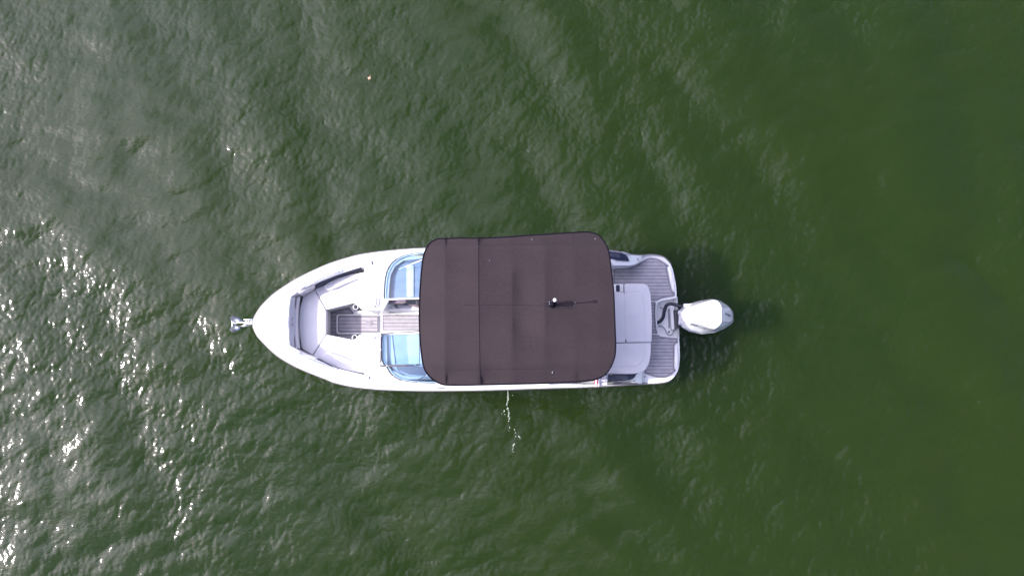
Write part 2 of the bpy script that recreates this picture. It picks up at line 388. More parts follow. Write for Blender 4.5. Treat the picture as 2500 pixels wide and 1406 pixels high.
# ------------------------------------------------------------------ water
W_SLOPE = (0.044, 0.042, 0.038, 0.042)
def build_water():
    rng = np.random.default_rng(11)
    N = 1536; L = 33.0; ST_ = L / N
    k1 = np.fft.fftfreq(N, d=ST_) * 2 * np.pi
    kx, ky = np.meshgrid(k1, k1, indexing='xy'); k = np.hypot(kx, ky); k[0, 0] = 1
    th = np.arctan2(ky, kx); lam = 2 * np.pi / k
    def system(lo, hi, direction, spread, slope, iso=0.12):
        """wind-wave system: wavelengths lo..hi metres, same slope in every octave; returns height and sideways shift"""
        band = 1 / (1 + (lo / lam) ** 6) / (1 + (lam / hi) ** 4)
        dirw = np.abs(np.cos((th - rad(direction)))) ** spread + iso
        H = band * dirw * k ** -2.0 * (rng.normal(size=k.shape) + 1j * rng.normal(size=k.shape)); H[0, 0] = 0
        h = np.fft.ifft2(H).real
        gy, gx = np.gradient(h, ST_)
        c = slope / math.sqrt((gx ** 2 + gy ** 2).mean() / 2)
        # real part kept by making the spectrum Hermitian through the height field itself
        Hf = np.fft.fft2(h * c)
        return h * c, np.fft.ifft2(-1j * kx / k * Hf).real, np.fft.ifft2(-1j * ky / k * Hf).real
    A = system(0.09, 0.50, -38, 1.6, W_SLOPE[0], 0.25)
    B = system(0.9, 3.6, 38, 3.0, W_SLOPE[1])
    Cc = system(0.06, 0.17, 15, 0.6, W_SLOPE[2], 0.5)
    D = system(0.30, 1.4, -80, 3.0, W_SLOPE[3])
    pt = system(2.5, 7.0, 50, 1.0, 1.0, 0.6)[0]; pt = pt / pt.std()
    pa = np.clip(1.0 + 0.24 * pt, 0.5, 1.6); pc = np.clip(0.95 + 0.35 * pt, 0.3, 1.8)
    F = [A[i] * pa + B[i] + Cc[i] * pc + D[i] for i in range(3)]
    def axis(half, step, far):
        n = int(half / step); a = [i * step for i in range(n + 1)]; s = step
        while a[-1] < far: s *= 1.22; a.append(a[-1] + s)
        a = np.array(a); return np.concatenate([-a[:0:-1], a])
    xs = axis(11.6, ST_, 4000.0); ys = axis(7.9, ST_, 4000.0)
    X, Y = np.meshgrid(xs, ys, indexing='xy'); Y = Y + ST_ * round(1.95 / ST_)
    iu = np.round(X / ST_).astype(int) % N; iv = np.round(Y / ST_).astype(int) % N
    d = np.maximum(np.abs(X) - 11.6, np.abs(Y - 1.95) - 7.9); fade = np.clip(1 - d / 6.0, 0, 1)
    Z = F[0][iv, iu] * fade; ff = np.clip(1 - d / 1.0, 0, 1)
    X = X + 0.9 * F[1][iv, iu] * ff; Y = Y + 0.9 * F[2][iv, iu] * ff
    ny, nx = X.shape
    co = np.stack([X, Y, Z], -1).reshape(-1, 3).astype(np.float32)
    idx = np.arange(nx * ny).reshape(ny, nx)
    q = np.stack([idx[:-1, :-1], idx[:-1, 1:], idx[1:, 1:], idx[1:, :-1]], -1).reshape(-1, 4)
    # close the body of water: sides and bed 6 m down
    rim = np.concatenate([idx[0, :-1], idx[:-1, -1], idx[-1, :0:-1], idx[:0:-1, 0]])
    low = co[rim].copy(); low[:, 2] = -6.0; b0 = len(co); nr = len(rim); co = np.concatenate([co, low])
    i0 = np.arange(nr); i1 = (i0 + 1) % nr
    sides = np.stack([rim[i0], b0 + i0, b0 + i1, rim[i1]], -1)
    bx = np.array([[xs[0], ys[0] + 1.95], [xs[-1], ys[0] + 1.95], [xs[-1], ys[-1] + 1.95], [xs[0], ys[-1] + 1.95]])
    nq_top = len(q); q = np.concatenate([q, sides])
    me = bpy.data.meshes.new('water'); me.vertices.add(len(co)); me.vertices.foreach_set('co', co.ravel())
    bed = b0 + i0[::-1]
    me.loops.add(q.size + nr); me.loops.foreach_set('vertex_index', np.concatenate([q.ravel(), bed]).astype(np.int32))
    me.polygons.add(len(q) + 1); me.polygons.foreach_set('loop_start', np.arange(0, q.size + 1, 4, dtype=np.int32))
    sm = np.zeros(len(q) + 1, dtype=bool); sm[:nq_top] = True
    me.polygons.foreach_set('use_smooth', sm); mi_ = np.zeros(len(q) + 1, dtype=np.int32); mi_[nq_top:] = 1
    me.update(calc_edges=True); me.validate()
    me.materials.append(M['water']); me.materials.append(M['mud'])
    me.polygons.foreach_set('material_index', mi_)
    o = bpy.data.objects.new('water', me); COL.objects.link(o); o['kind'] = 'structure'
build_water()

# ------------------------------------------------------------------ the boat
boat = empty('motorboat', W(1130, 785, 0), 'white bowrider motorboat with dark brown canopy floating on green lake water', 'boat')
DECK = [(615, 1.28), (700, 1.245), (760, 1.21), (900, 1.14), (1000, 1.08), (1200, 1.02), (1480, 0.96), (1530, 0.88), (1575, 0.52), (1665, 0.46)]
dz = lambda x, y=0: interp(x, DECK)
FLOOR = 0.29; PLAT = 0.46
port_edge = [(619, 789), (620, 781), (624, 771), (637, 750), (656, 730), (672, 716), (698, 698), (724, 682), (764, 662), (806, 644), (847, 631),
             (878, 623), (923, 616), (984, 610), (1040, 607), (1150, 605), (1300, 606), (1420, 609), (1488, 613), (1518, 617), (1537, 622), (1566, 624),
             (1588, 623), (1607, 624.5), (1621, 629.5), (1633, 640), (1642, 656), (1647, 677), (1651, 702), (1652, 727)]
stbd_edge = [(619, 798), (629, 819), (645, 837), (664, 856), (687, 874), (724, 895), (764, 912), (800, 926), (817, 933), (862, 943), (923, 949.5),
             (984, 952), (1060, 953), (1200, 951), (1319, 947), (1440, 943.5), (1517, 939), (1581, 936), (1619, 933), (1638, 926.5), (1650, 914),
             (1657, 898), (1659.5, 872), (1659, 847), (1657.5, 824)]
pe = cr_pts(port_edge, 4); se = cr_pts(stbd_edge, 4)
outer = [tuple(p) for p in reversed(pe)] + [tuple(p) for p in se]     # port stern -> bow -> starboard stern
# hull side: sheer down to below the waterline
def build_hull():
    mb = MB(); rings = []
    ctr = 787.0
    o3 = [W(x, y, dz(x)) for x, y in outer]
    cy = W(1100, 787, 0.5).y
    levels = [(0.0, 0.0), (0.10, 0.012), (0.13, 0.030), (0.45, 0.05), (0.80, 0.11), (1.0, 0.20)]
    for t, ins in levels:
        ring = []
        for (x, y), p in zip(outer, o3):
            z = p.z + (-0.35 - p.z) * t
            k = max(0.0, min(1.0, (900 - x) / 300.0))       # more flare at the bow
            side = 1 if p.y > cy else -1
            yy = p.y - side * min(abs(p.y - cy), ins * (1 + 1.8 * k))
            xx = p.x + ins * 4.2 * k
            if x > 1600: xx -= ins * 0.6
            ring.append((xx, yy, z))
        rings.append(ring)
    n = len(outer); vs = [v for r in rings for v in r]; fs = []
    for i in range(len(rings) - 1):
        for j in range(n - 1):
            fs.append((i * n + j, i * n + j + 1, (i + 1) * n + j + 1, (i + 1) * n + j))
        fs.append((i * n + n - 1, i * n, (i + 1) * n, (i + 1) * n + n - 1))
    fs.append(tuple((len(rings) - 1) * n + j for j in range(n)))
    mb.add(vs, fs); return mb.build('hull', M['hullside'], boat, smooth=40)
hull = build_hull()
mb = MB(); rr = []
for x, y in outer[8:-8]:
    if x < 1640:
        p = W(x, y, dz(x) - 0.075); rr.append(p)
tube_geo(mb, rr, 0.022, seg=8); mb.build('rub_rail', M['rub'], boat, smooth=60)

# deck cap: gunwales, foredeck, console tops, in one C-shaped moulding
oc = [p for p in outer if p[0] < 1568]
inner_st = [(1568, 905), (1553, 914), (1480, 918), (1300, 924), (1120, 926), (1060, 922), (985, 917), (955, 903), (945, 890), (943, 815),
            (935, 812), (918, 812), (903, 815), (890, 820), (888, 870), (884, 893), (888, 910), (891, 917), (884, 914), (832, 902), (809, 895),
            (771, 877), (762, 869), (730, 857), (712, 847), (706, 843)]
inner_po = [(704, 815), (703, 785), (705, 750), (709, 724), (726, 712), (744, 703), (779, 686.5), (824, 669), (888, 649), (896, 644), (889, 659), (890, 683), (893, 740),
            (896, 757), (935, 757), (948, 735), (950, 700), (953, 672), (964, 650), (985, 636), (1060, 628), (1300, 626), (1480, 632), (1492, 640), (1500, 648), (1538, 648), (1552, 645), (1568, 636)]
deck_poly = oc + inner_st + inner_po
def build_deck():
    bm = bmesh.new(); top = [bm.verts.new(W(x, y, dz(x))) for x, y in deck_poly]
    f = bm.faces.new(top); f.normal_update()
    n = len(top); no = len(oc)
    bot = [bm.verts.new((v.co.x, v.co.y, v.co.z - 0.07 if i < no else FLOOR - 0.03)) for i, v in enumerate(top)]
    for i in range(n):
        j = (i + 1) % n; bm.faces.new((top[j], top[i], bot[i], bot[j]))
    edges = list(f.edges)
    bmesh.ops.triangulate(bm, faces=[f], quad_method='BEAUTY', ngon_method='EAR_CLIP')
    ed = [e for e in edges if e.is_valid]
    bmesh.ops.bevel(bm, geom=ed, offset=0.022, segments=3, profile=0.5, affect='EDGES', clamp_overlap=True)
    bmesh.ops.recalc_face_normals(bm, faces=bm.faces)
    mb = MB(); mb.bm(bm); return mb.build('deck', M['gel'], boat)
deck = build_deck()

# cockpit sole and swim platform
floor_poly = [(712, 735), (712, 835), (760, 865), (830, 900), (1000, 930), (1300, 935), (1500, 925), (1500, 640), (1300, 620), (1000, 625), (880, 655), (780, 690)]
slab('cockpit_floor', floor_poly, FLOOR, 0.06, M['gel'], boat, bevel=0)
plat_out = [p for p in outer if p[0] > 1492]
k = [i for i in range(1, len(plat_out)) if (Vector(plat_out[i]) - Vector(plat_out[i - 1])).length > 60]
well = [(1657, 824), (1652, 823), (1617, 818), (1608, 811), (1604, 800), (1601, 765), (1602, 745), (1606, 738), (1614, 734), (1646, 728), (1652, 727)]
po = [p for p in cr_pts(port_edge, 4) if p[0] > 1492]; st_ = [p for p in cr_pts(stbd_edge, 4) if p[0] > 1492]
plat = [tuple(p) for p in po] + list(reversed(well))[1:-1] + [tuple(p) for p in reversed(st_)]
slab('swim_platform', plat, PLAT, 0.30, M['gel'], boat, bevel=0.02)
# motor well
wellp = slab('motor_well', offset_poly(well, -2), 0.30, 0.35, M['gel'], boat, bevel=0.0)
# raised white lip round the well
tube('well_rim', P([(1648, 727.5), (1614, 733.5), (1606, 737.5), (1602.5, 745), (1601, 765), (1603.5, 800), (1608, 811), (1617, 818.5), (1654, 824)], PLAT + 0.006), 0.012, M['gel'], boat)

# ---- deck mats
def deckmat(name, pts, z, label, ypx, pitch_px, parent=boat, border=3.2, th=0.012, col=(0.225, 0.215, 0.25), r=2.0, ymat=None):
    pts = rnd(pts, r, 3) if r else pts
    cxm = sum(p[0] for p in pts) / len(pts)
    y0 = W(cxm, ypx, z).y - (W(cxm, 787, z).y * 0); pitch = W(cxm, ypx, z).y - W(cxm, ypx + pitch_px, z).y
    m = mat_mat(name + '_planks', col, y0, pitch)
    plain = mat(name + '_border', col, 0.8, noise=0.08, nscale=12)
    mb = MB(); mb.bm(poly_bm(P(pts, z + th), th, 0.003, 1), 0)
    if border:
        a = P(pts, z + th + 0.003); b = P(offset_poly(pts, border), z + th + 0.003); n = len(a)
        a2 = P(offset_poly(pts, 0.4), z + th + 0.003)
        mb.add(a2 + b, [(i, (i + 1) % n, n + (i + 1) % n, n + i) for i in range(n)], 1)
        mb2 = b; tube_geo(mb, b, 0.0045, seg=6, closed=True, mi=2)
    o = mb.build(name, [m, plain, M['gap']], parent, label)
    # object origin is the boat's, so shift the plank coordinates to world
    return o
MATCOL = (0.335, 0.315, 0.345)
port_mat = [(1496, 651), (1539, 650), (1552, 647), (1563, 641), (1573, 634.5), (1581, 630), (1588, 628), (1603, 630), (1613, 634), (1622, 640), (1633, 648.5), (1629, 652), (1632, 668), (1636.5, 690),
            (1640, 706), (1643, 711), (1648.5, 713), (1648, 723), (1615, 729), (1604, 734.5), (1560, 734.5), (1499, 734)]
deckmat('deck_mat', port_mat, PLAT, 'wide grey plank mat on port side of the stern', 657, 8.25, col=MATCOL, border=3.4)
stbd_mat = [(1560, 816), (1606, 816.5), (1615, 821), (1655, 826), (1656, 837), (1650, 838.5), (1647, 844), (1646.5, 898), (1651, 904), (1640, 915), (1625, 923), (1604, 922),
            (1590, 918), (1573, 911.5), (1573, 904), (1560, 895)]
deckmat('deck_mat', stbd_mat, PLAT, 'grey plank mat on starboard side of the stern', 826, 8.4, col=MATCOL)
deckmat('deck_mat', [(1575, 737), (1601, 737), (1600, 770), (1603, 805), (1606, 814), (1575, 814)], PLAT, 'narrow grey mat strip between sunpad and motor', 745, 8.6, col=MATCOL, border=2.6)
# bow floor
deckmat('deck_mat', [(799, 820), (800, 763), (853, 750), (868, 768), (868, 826), (858, 830)], FLOOR, 'dark shaded bow floor mat', 774, 9.0, col=MATCOL, border=2.8)
deckmat('deck_mat', [(933, 768), (966, 768), (969, 766.5), (972, 768), (1120, 768), (1120, 806), (933, 806.5)], FLOOR + 0.03, 'pale plank mat in the walkway between the consoles', 771, 8.7, col=MATCOL, border=1.6)
slab('walkway_sill', [(862, 764), (1060, 764), (1060, 813), (862, 816)], FLOOR + 0.029, 0.04, M['gel'], boat, bevel=0.008, r=3)
slab('walkway_ledge', [(868, 757.5), (1060, 756.5), (1060, 765), (872, 766)], FLOOR + 0.10, 0.12, M['gel'], boat, bevel=0.012)
hat = slab('floor_hatch', [(821, 767), (926, 767), (926, 815), (821, 815)], FLOOR + 0.055, 0.03, M['gel'], boat, bevel=0.008, r=7)
deckmat('hatch_mat', [(825, 770), (924, 770), (924, 812), (825, 812)], FLOOR + 0.055, None, 774, 8.7, parent=hat, col=MATCOL, border=1.8, r=5)
# round emblem on hatch
ec = W(901, 789, FLOOR + 0.074)
mb = MB(); lathe(mb, ec, [(0.060, -0.004), (0.060, 0.0), (0.0595, 0.001)], 32, 0)
def ring_geo(mb, c, r0, r1, a0, a1, n, z, mi):
    vs = []; fs = []
    for i in range(n + 1):
        a = a0 + (a1 - a0) * i / n
        vs += [(c[0] + r0 * math.cos(a), c[1] + r0 * math.sin(a), c[2] + z), (c[0] + r1 * math.cos(a), c[1] + r1 * math.sin(a), c[2] + z)]
    for i in range(n): fs.append((2 * i, 2 * i + 2, 2 * i + 3, 2 * i + 1))
    mb.add(vs, fs, mi)
ring_geo(mb, ec, 0.056, 0.0615, 0, 2 * math.pi, 40, 0.004, 1)
ring_geo(mb, ec, 0.036, 0.043, rad(115), rad(250), 20, 0.004, 1)
ring_geo(mb, ec, 0.016, 0.022, rad(0), rad(360), 20, 0.004, 1)
ring_geo(mb, ec, 0.030, 0.034, rad(-60), rad(60), 14, 0.004, 1)
mb.build('emblem', [mat('emblem_pale', (0.30, 0.285, 0.31), 0.7), M['grey']], hat, smooth=None)

# ---- bow seating
SEAT = 0.86
centre = [(768, 707), (739, 725), (732, 752), (730, 785), (731, 815), (736, 851), (763, 867), (796, 816), (796, 757)]
port_c = [(768.5, 706), (797, 756), (861, 740.5), (868, 741), (876, 748), (884, 757), (894, 758), (893, 740), (891, 700), (890, 664), (860, 669), (826, 679)]
stb_c = [(764, 869), (796.5, 816.5), (860, 828.5), (866, 828), (878, 816), (893, 814), (893, 850), (888, 880), (885, 911), (850, 904), (817, 895), (790, 883)]
def cushion(name, pts, z, depth, label, m=M['vinyl'], bevel=0.03, r=4):
    return slab(name, pts, z, depth, m, boat, bevel=bevel, r=r, label=label, seg=4)
c1 = cushion('seat_cushion', centre, SEAT, 0.13, 'centre bow seat cushion')
c2 = cushion('seat_cushion', port_c, SEAT, 0.13, 'port bow seat cushion')
c3 = cushion('seat_cushion', stb_c, SEAT, 0.13, 'starboard bow seat cushion')
for nm, pl in (('seat_base', offset_poly(centre, 1.5)), ('seat_base', offset_poly(port_c, 1.5)), ('seat_base', offset_poly(stb_c, 1.5))):
    slab(nm, pl, SEAT - 0.12, SEAT - 0.12 - FLOOR, M['gel'], boat, bevel=0.0)
# dark shadow gaps between cushions come from the gap itself; stitched welts on the seats
line_px('seat_welt', [(791, 757), (789, 786), (791, 816)], SEAT, 0.006, M['seamlite'], c1, sm=4)
# side bolsters (backrests along the coaming)
slab('side_bolster', [(808, 707.5), (824, 700), (845, 690), (868, 681), (890, 676.5), (890.5, 664), (860, 669), (826, 679), (800, 690), (790, 700), (796, 708)], SEAT + 0.085, 0.10, M['vinyl'], boat, bevel=0.022, r=2, label='port bow side bolster')
slab('side_bolster', [(792, 860), (802, 860), (825, 868), (855, 880), (886, 891), (885, 911), (850, 904), (817, 895), (790, 883), (782, 872)], SEAT + 0.085, 0.10, M['vinyl'], boat, bevel=0.022, r=2, label='starboard bow side bolster')
# bow backrest
def ribbed_back():
    mb = MB(); rows = []
    ys = np.linspace(725, 850, 30)
    prof = [(0.0, 1.16), (0.14, 1.15), (0.35, 1.12), (0.6, 1.08), (0.78, 1.07), (0.9, 1.02), (1.0, 0.86)]
    vs = []
    for y in ys:
        t = (y - 725) / 125; bow_ = 4 * t * (1 - t)
        x0 = 710 - 6.5 * bow_ if t < 0.5 else 706 - 2.5 * bow_
        x1 = 734 - 5 * bow_
        for u, z in prof: vs.append(W(x0 + (x1 - x0) * u, y, z))
    n = len(prof); fs = [(i * n + j, i * n + j + 1, (i + 1) * n + j + 1, (i + 1) * n + j) for i in range(len(ys) - 1) for j in range(n - 1)]
    mb.add(vs, fs); return mb.build('bow_backrest', M['vinyl2'], boat, smooth=60)
br = ribbed_back()
for tri in ([(718, 724), (724.5, 724), (721, 756)], [(719.5, 816), (721.5, 847), (715, 846)]):
    slab('trim_wedge', tri, lambda x, y: 1.098, 0.01, M['brownpanel'], br, bevel=0.001)
line_px('stitch', [(724, 726), (721.5, 760), (720, 787), (720, 820), (722, 846)], 1.088, 0.004, M['seam'], br, sm=4)
# script embroidered on the backrest: a short slanted swash and smaller strokes
mb = MB()
for pts in ([(713.2, 775), (715, 777), (712.2, 780), (711.8, 782), (714, 784)], [(712.8, 776.5), (714.3, 779.5)], [(713.6, 788), (713, 791), (714.6, 790), (713, 794)], [(712.4, 792), (714.2, 796.5)]):
    tube_geo(mb, cr_pts(P(pts, 1.122), 4), 0.0045, seg=5)
mb.build('embroidered_logo', M['scriptink'], br)
# bow well side walls: navy strips, the rim's shade put into their colour
def wall_strip(name, pts, ztop, zbot, inset, m, label=None):
    """upright strip under the coaming; inset = px shift of the foot"""
    mb = MB(); vs = []
    for (x, y), (ix, iy) in zip(pts, inset): vs += [W(x, y, ztop), W(ix, iy, zbot)]
    fs = [(2 * i, 2 * i + 2, 2 * i + 3, 2 * i + 1) for i in range(len(pts) - 1)]
    mb.add(vs, fs); o = mb.build(name, m, boat, label, smooth=60)
    so_ = o.modifiers.new('t', 'SOLIDIFY'); so_.thickness = 0.01; return o
wall_strip('side_shade_strip', [(770, 697), (779, 692), (800, 683), (824, 674), (850, 664), (882, 652.5)], 1.10, 0.88, [(770, 704), (780, 699), (800, 690.5), (826, 677.5), (850, 669), (884, 657)], M['navy'], 'dark blue wall strip standing for shade under port rail')
wall_strip('side_shade_strip', [(768, 873), (790, 884.5), (809, 893), (822, 897)], 1.08, 0.88, [(768, 870), (790, 881), (809, 889.5), (822, 894)], M['navy'], 'dark blue wall strip standing for shade under starboard rail')
wall_strip('padded_liner', [(727, 714), (744, 705), (768, 694)], 1.22, 0.86, [(740, 724), (752, 716), (768, 706)], M['vinyl2'])
wall_strip('padded_liner', [(714, 847), (731, 856), (766, 871)], 1.22, 0.86, [(733, 851), (742, 857), (766, 869)], M['vinyl2'])
# cup holders
for (x, y, lb) in ((868.5, 749.5, 'port bow cup holder'), (866, 824, 'starboard bow cup holder')):
    bx_ = slab('cup_shelf', [(850, 742), (864, 738), (886, 757), (864, 758)] if y < 780 else [(852, 829), (862, 816), (885, 814), (874, 832)], 0.80, 0.1, M['black'], boat, bevel=0.004, label=lb)
    c = W(x, y, 0.80)
    mb = MB(); ring_geo(mb, c, 0.043, 0.050, 0, 2 * math.pi, 32, 0.014, 0)
    tube_geo(mb, [(c.x + 0.048 * math.cos(a), c.y + 0.048 * math.sin(a), c.z + 0.012) for a in np.linspace(0, 2 * math.pi, 33)[:-1]], 0.005, seg=8, closed=True)
    mb.build('cup_holder_rim', M['gel'], bx_)
    mb = MB(); lathe(mb, c, [(0.044, 0.0), (0.044, 0.005), (0.030, 0.006)], 24); mb.build('cup_well', M['black'], bx_)
    mb = MB(); tube_geo(mb, [(c.x - 0.012 + 0.022 * math.cos(a), c.y + 0.022 * math.sin(a), c.z + 0.010) for a in np.linspace(rad(100), rad(250), 8)], 0.004, seg=6); mb.build('glint_ring', M['steel'], bx_)
# hand rails
def handrail(pts, lb):
    hr = tube('hand_rail', [p for p in cr_pts(P(pts, lambda x, y: dz(x) + 0.045), 6)], 0.013, M['steel'], boat, label=lb)
    for i in (0, -1):
        c = W(*pts[i], dz(pts[i][0]) + 0.012); mb = MB(); mb.bm(box_bm(c, (0.10, 0.05, 0.06), 0.015, Matrix.Rotation(0.4 if pts[0][1] < 780 else -0.4, 3, 'Z')))
        mb.build('rail_foot', M['gel'], hr)
    return hr
handrail([(735, 704), (760, 691), (785, 680), (810, 669), (829, 662)], 'port bow hand rail')
handrail([(729, 861), (750, 873), (775, 884), (800, 893), (816, 899)], 'starboard bow hand rail')
for pts in ([(896, 758), (922, 746), (919.5, 733), (916, 740), (917, 750)],):
    pass
# small deck fittings
for a, b in (((906.5, 637), (909.5, 646)), ((902.5, 919.5), (900, 925))):
    tube('navigation_light', [W(*a, dz(a[0]) + 0.006), W(*b, dz(b[0]) + 0.006)], 0.011, M['black'], boat)
for a, b in (((699, 724), (700.5, 728.5)), ((694, 838), (696, 843))):
    tube('deck_snap', [W(*a, dz(a[0]) + 0.004), W(*b, dz(b[0]) + 0.004)], 0.006, M['seam'], boat)
line_px('deck_seam', [(621, 788), (640, 788)], dz(630) + 0.001, 0.005, M['seam'], boat)
mb = MB(); tube_geo(mb, cr_pts(P([(659, 732), (664, 731), (668, 734), (664, 738), (660, 737)], dz(660) + 0.003), 4, True), 0.005, seg=6, closed=True)
mb.build('pop_up_cleat', M['ltgrey'], boat)
line_px('deck_joint', [(908, 646), (913, 680), (918, 724)], dz(912) + 0.001, 0.004, M['seamlite'], boat, sm=4)
line_px('deck_joint', [(902, 919), (910, 880), (919, 828)], dz(912) + 0.001, 0.004, M['seamlite'], boat, sm=4)
# grab handles at the walkway corners of the consoles
tube('grab_handle', cr_pts(P([(921, 727), (918, 733), (919, 740), (916, 748), (911, 751)], 1.17), 5), 0.013, M['grey'], boat)
tube('grab_handle', cr_pts(P([(917.5, 812.5), (917.5, 818), (916.5, 824), (912, 825)], 1.17), 5), 0.013, M['grey'], boat)

# ---- windscreen
WB = 1.12; WT = 1.36
port_base = [(937.5, 731), (937.5, 715), (938.5, 700), (941, 676), (947.5, 656), (958, 641), (975, 629), (999, 621.5), (1034, 617), (1062, 615.5)]
port_top = [(1045, 728), (1044, 715), (1044, 700), (1047, 682), (1052, 666), (1060, 652), (1072, 641), (1092, 633), (1120, 628), (1146, 626)]
stb_base = [(932, 815), (931, 840), (931, 862), (933, 880), (944, 896), (951, 908), (962, 918.5), (978, 926), (1000, 930.5), (1030, 933), (1062, 934)]
stb_top = [(1045, 812), (1045, 835), (1045, 852), (1047, 868), (1052, 880), (1060, 890), (1072, 898), (1088, 905), (1106, 910), (1126, 913), (1146, 914)]
def windscreen(base, top, lb):
    b = cr_pts(P(base, WB), 5); t = cr_pts(P(top, WT), 5); n = len(b)
    mb = MB(); vs = b + t; fs = [(i, i + 1, n + i + 1, n + i) for i in range(n - 1)]
    mb.add(vs, fs); g = mb.build('windscreen_pane', M['glass'], boat, lb, smooth=60)
    tube('windscreen_frame', b, 0.016, M['alu'], g)
    tube('windscreen_gasket', [p + (q - p).normalized() * 0.035 for p, q in zip(b, t)], 0.007, M['glassedge'], g)
    tube('windscreen_top_rail', t, 0.014, M['alu'], g)
    tube('windscreen_post', [b[0], t[0]], 0.014, M['gel'], g)
    for i in range(2, n, 7):
        mb = MB(); mb.bm(box_bm(b[i] + Vector((-0.012, 0, 0.0)), (0.02, 0.02, 0.03), 0.004)); mb.build('frame_clip', M['gel'], g)
    return g
M['glassedge'] = mat('pale_blue_gasket', (0.35, 0.55, 0.70), 0.25)
windscreen(port_base, port_top, 'curved port windscreen pane')
windscreen(stb_base, stb_top, 'curved starboard windscreen pane')
# centre door pane, folded open over the starboard side
zc_ = lambda x, y: 1.17 + (x - 930) / 94 * 0.06
cp = [(930, 815), (1024, 808.5), (1024, 890.5), (929, 893.5)]
mb = MB(); mb.add(P(cp, zc_), [(0, 1, 2, 3)]); cpn = mb.build('windscreen_door', M['glass2'], boat, 'open centre windscreen pane folded over starboard side')
for a, b, r_ in ((0, 1, 0.013), (3, 2, 0.018), (0, 3, 0.014), (1, 2, 0.008)):
    tube('door_frame', [W(*cp[a], zc_(*cp[a])), W(*cp[b], zc_(*cp[b]))], r_, M['alu'], cpn)
for x, y in ((945, 893), (1013, 890.4), (930, 820), (929.5, 853), (929, 887)):
    mb = MB(); mb.bm(box_bm(W(x, y, zc_(x, y) + 0.015), (0.02, 0.02, 0.02), 0.005)); mb.build('frame_clip', M['gel'], cpn)
# dashboards below the glass
DZ = 1.03
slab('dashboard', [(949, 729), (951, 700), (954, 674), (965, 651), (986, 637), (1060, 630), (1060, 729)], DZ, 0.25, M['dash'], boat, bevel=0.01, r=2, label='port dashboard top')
slab('glare_strip', [(992.5, 650), (1010, 647), (1010, 725), (993.5, 725.5)], DZ + 0.02, 0.03, M['gel'], boat, bevel=0.006, r=3)  # white strip put in for the bright reflection in the port pane
slab('dash_shelf', [(966, 638), (1035, 625), (1060, 625), (1060, 638), (1000, 640), (968, 645)], DZ + 0.015, 0.03, M['grey'], boat, bevel=0.006, r=3)
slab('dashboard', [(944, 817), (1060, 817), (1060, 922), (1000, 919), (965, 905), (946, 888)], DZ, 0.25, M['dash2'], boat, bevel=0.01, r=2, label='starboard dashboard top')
slab('glare_strip', rnd([(957, 817), (960, 850), (965, 888), (972, 905), (986, 914), (1024, 921), (1024, 927), (984, 921), (962, 908), (954, 885), (950, 850), (949, 817)], 2), DZ + 0.02, 0.03, M['gel'], boat, bevel=0.006)  # white shapes here and below stand in for reflections in the starboard glass
slab('glare_strip', [(994, 817), (1060, 817), (1060, 895), (1000, 893), (996, 860)], DZ + 0.022, 0.03, M['gel'], boat, bevel=0.006, r=5)
slab('dash_shelf', [(968, 893), (1040, 893), (1050, 918), (1000, 914), (975, 904)], DZ + 0.016, 0.02, M['grey'], boat, bevel=0.006, r=3)
tube('windscreen_stay', [W(973, 658, 1.13), W(1034, 633, 1.38)], 0.008, M['steel'], boat)
tube('windscreen_stay', [W(1022, 926, 1.12), W(1062, 906, 1.38)], 0.008, M['steel'], boat)
# step and console trim by the walkway
slab('console_trim', [(947, 734), (992, 731), (990, 739), (984, 741), (947, 741)], 1.0, 0.1, M['brownpanel'], boat, bevel=0.004)
slab('console_step', [(936, 745), (958, 741), (966, 752), (1060, 752), (1060, 757), (936, 757)], 0.72, 0.3, M['gel'], boat, bevel=0.01, r=3)
slab('step_pad', [(968, 744), (1030, 749), (1030, 753), (976, 753)], 0.73, 0.02, M['seamlite'], boat, bevel=0.004)
slab('console_trim', [(988, 742), (1030, 744), (1030, 750), (1020, 750)], 0.80, 0.05, M['brownpanel'], boat, bevel=0.004)
slab('drinks_locker', [(1016, 728), (1034, 728), (1034, 744), (1016, 744)], 0.98, 0.2, M['black'], boat, bevel=0.006)

# ---- seats and benches below the canopy (seen from the side)
for (x, y, lb) in ((1120, 690, 'port captain seat'), (1120, 850, 'starboard helm seat')):
    c = W(x, y, 0.42)
    mb = MB(); mb.bm(box_bm(c + Vector((0, 0, 0.42)), (0.52, 0.55, 0.16), 0.05, seg=3)); st0 = mb.build('helm_seat', M['vinyl'], boat, lb)
    mb = MB(); mb.bm(box_bm(c + Vector((0.26, 0, 0.68)), (0.12, 0.55, 0.5), 0.05, Matrix.Rotation(0.12, 3, 'Y'), seg=3)); mb.build('seat_backrest', M['vinyl'], st0)
    mb = MB(); lathe(mb, c, [(0.14, 0), (0.14, 0.02), (0.05, 0.04), (0.05, 0.34)], 20); mb.build('pedestal', M['steel'], st0)
mb = MB(); c = W(1035, 850, 1.0); q = [(c.x + 0.16 - 0.03 * math.sin(a), c.y + 0.18 * math.cos(a), 1.0 + 0.16 * math.sin(a)) for a in np.linspace(0, 2 * math.pi, 25)[:-1]]
tube_geo(mb, q, 0.014, seg=8, closed=True); mb.build('steering_wheel', M['black'], boat)
slab('bench_seat', [(1400, 660), (1440, 660), (1440, 905), (1300, 905), (1300, 865), (1400, 865)], 0.84, 0.40, M['vinyl'], boat, bevel=0.04, r=5)

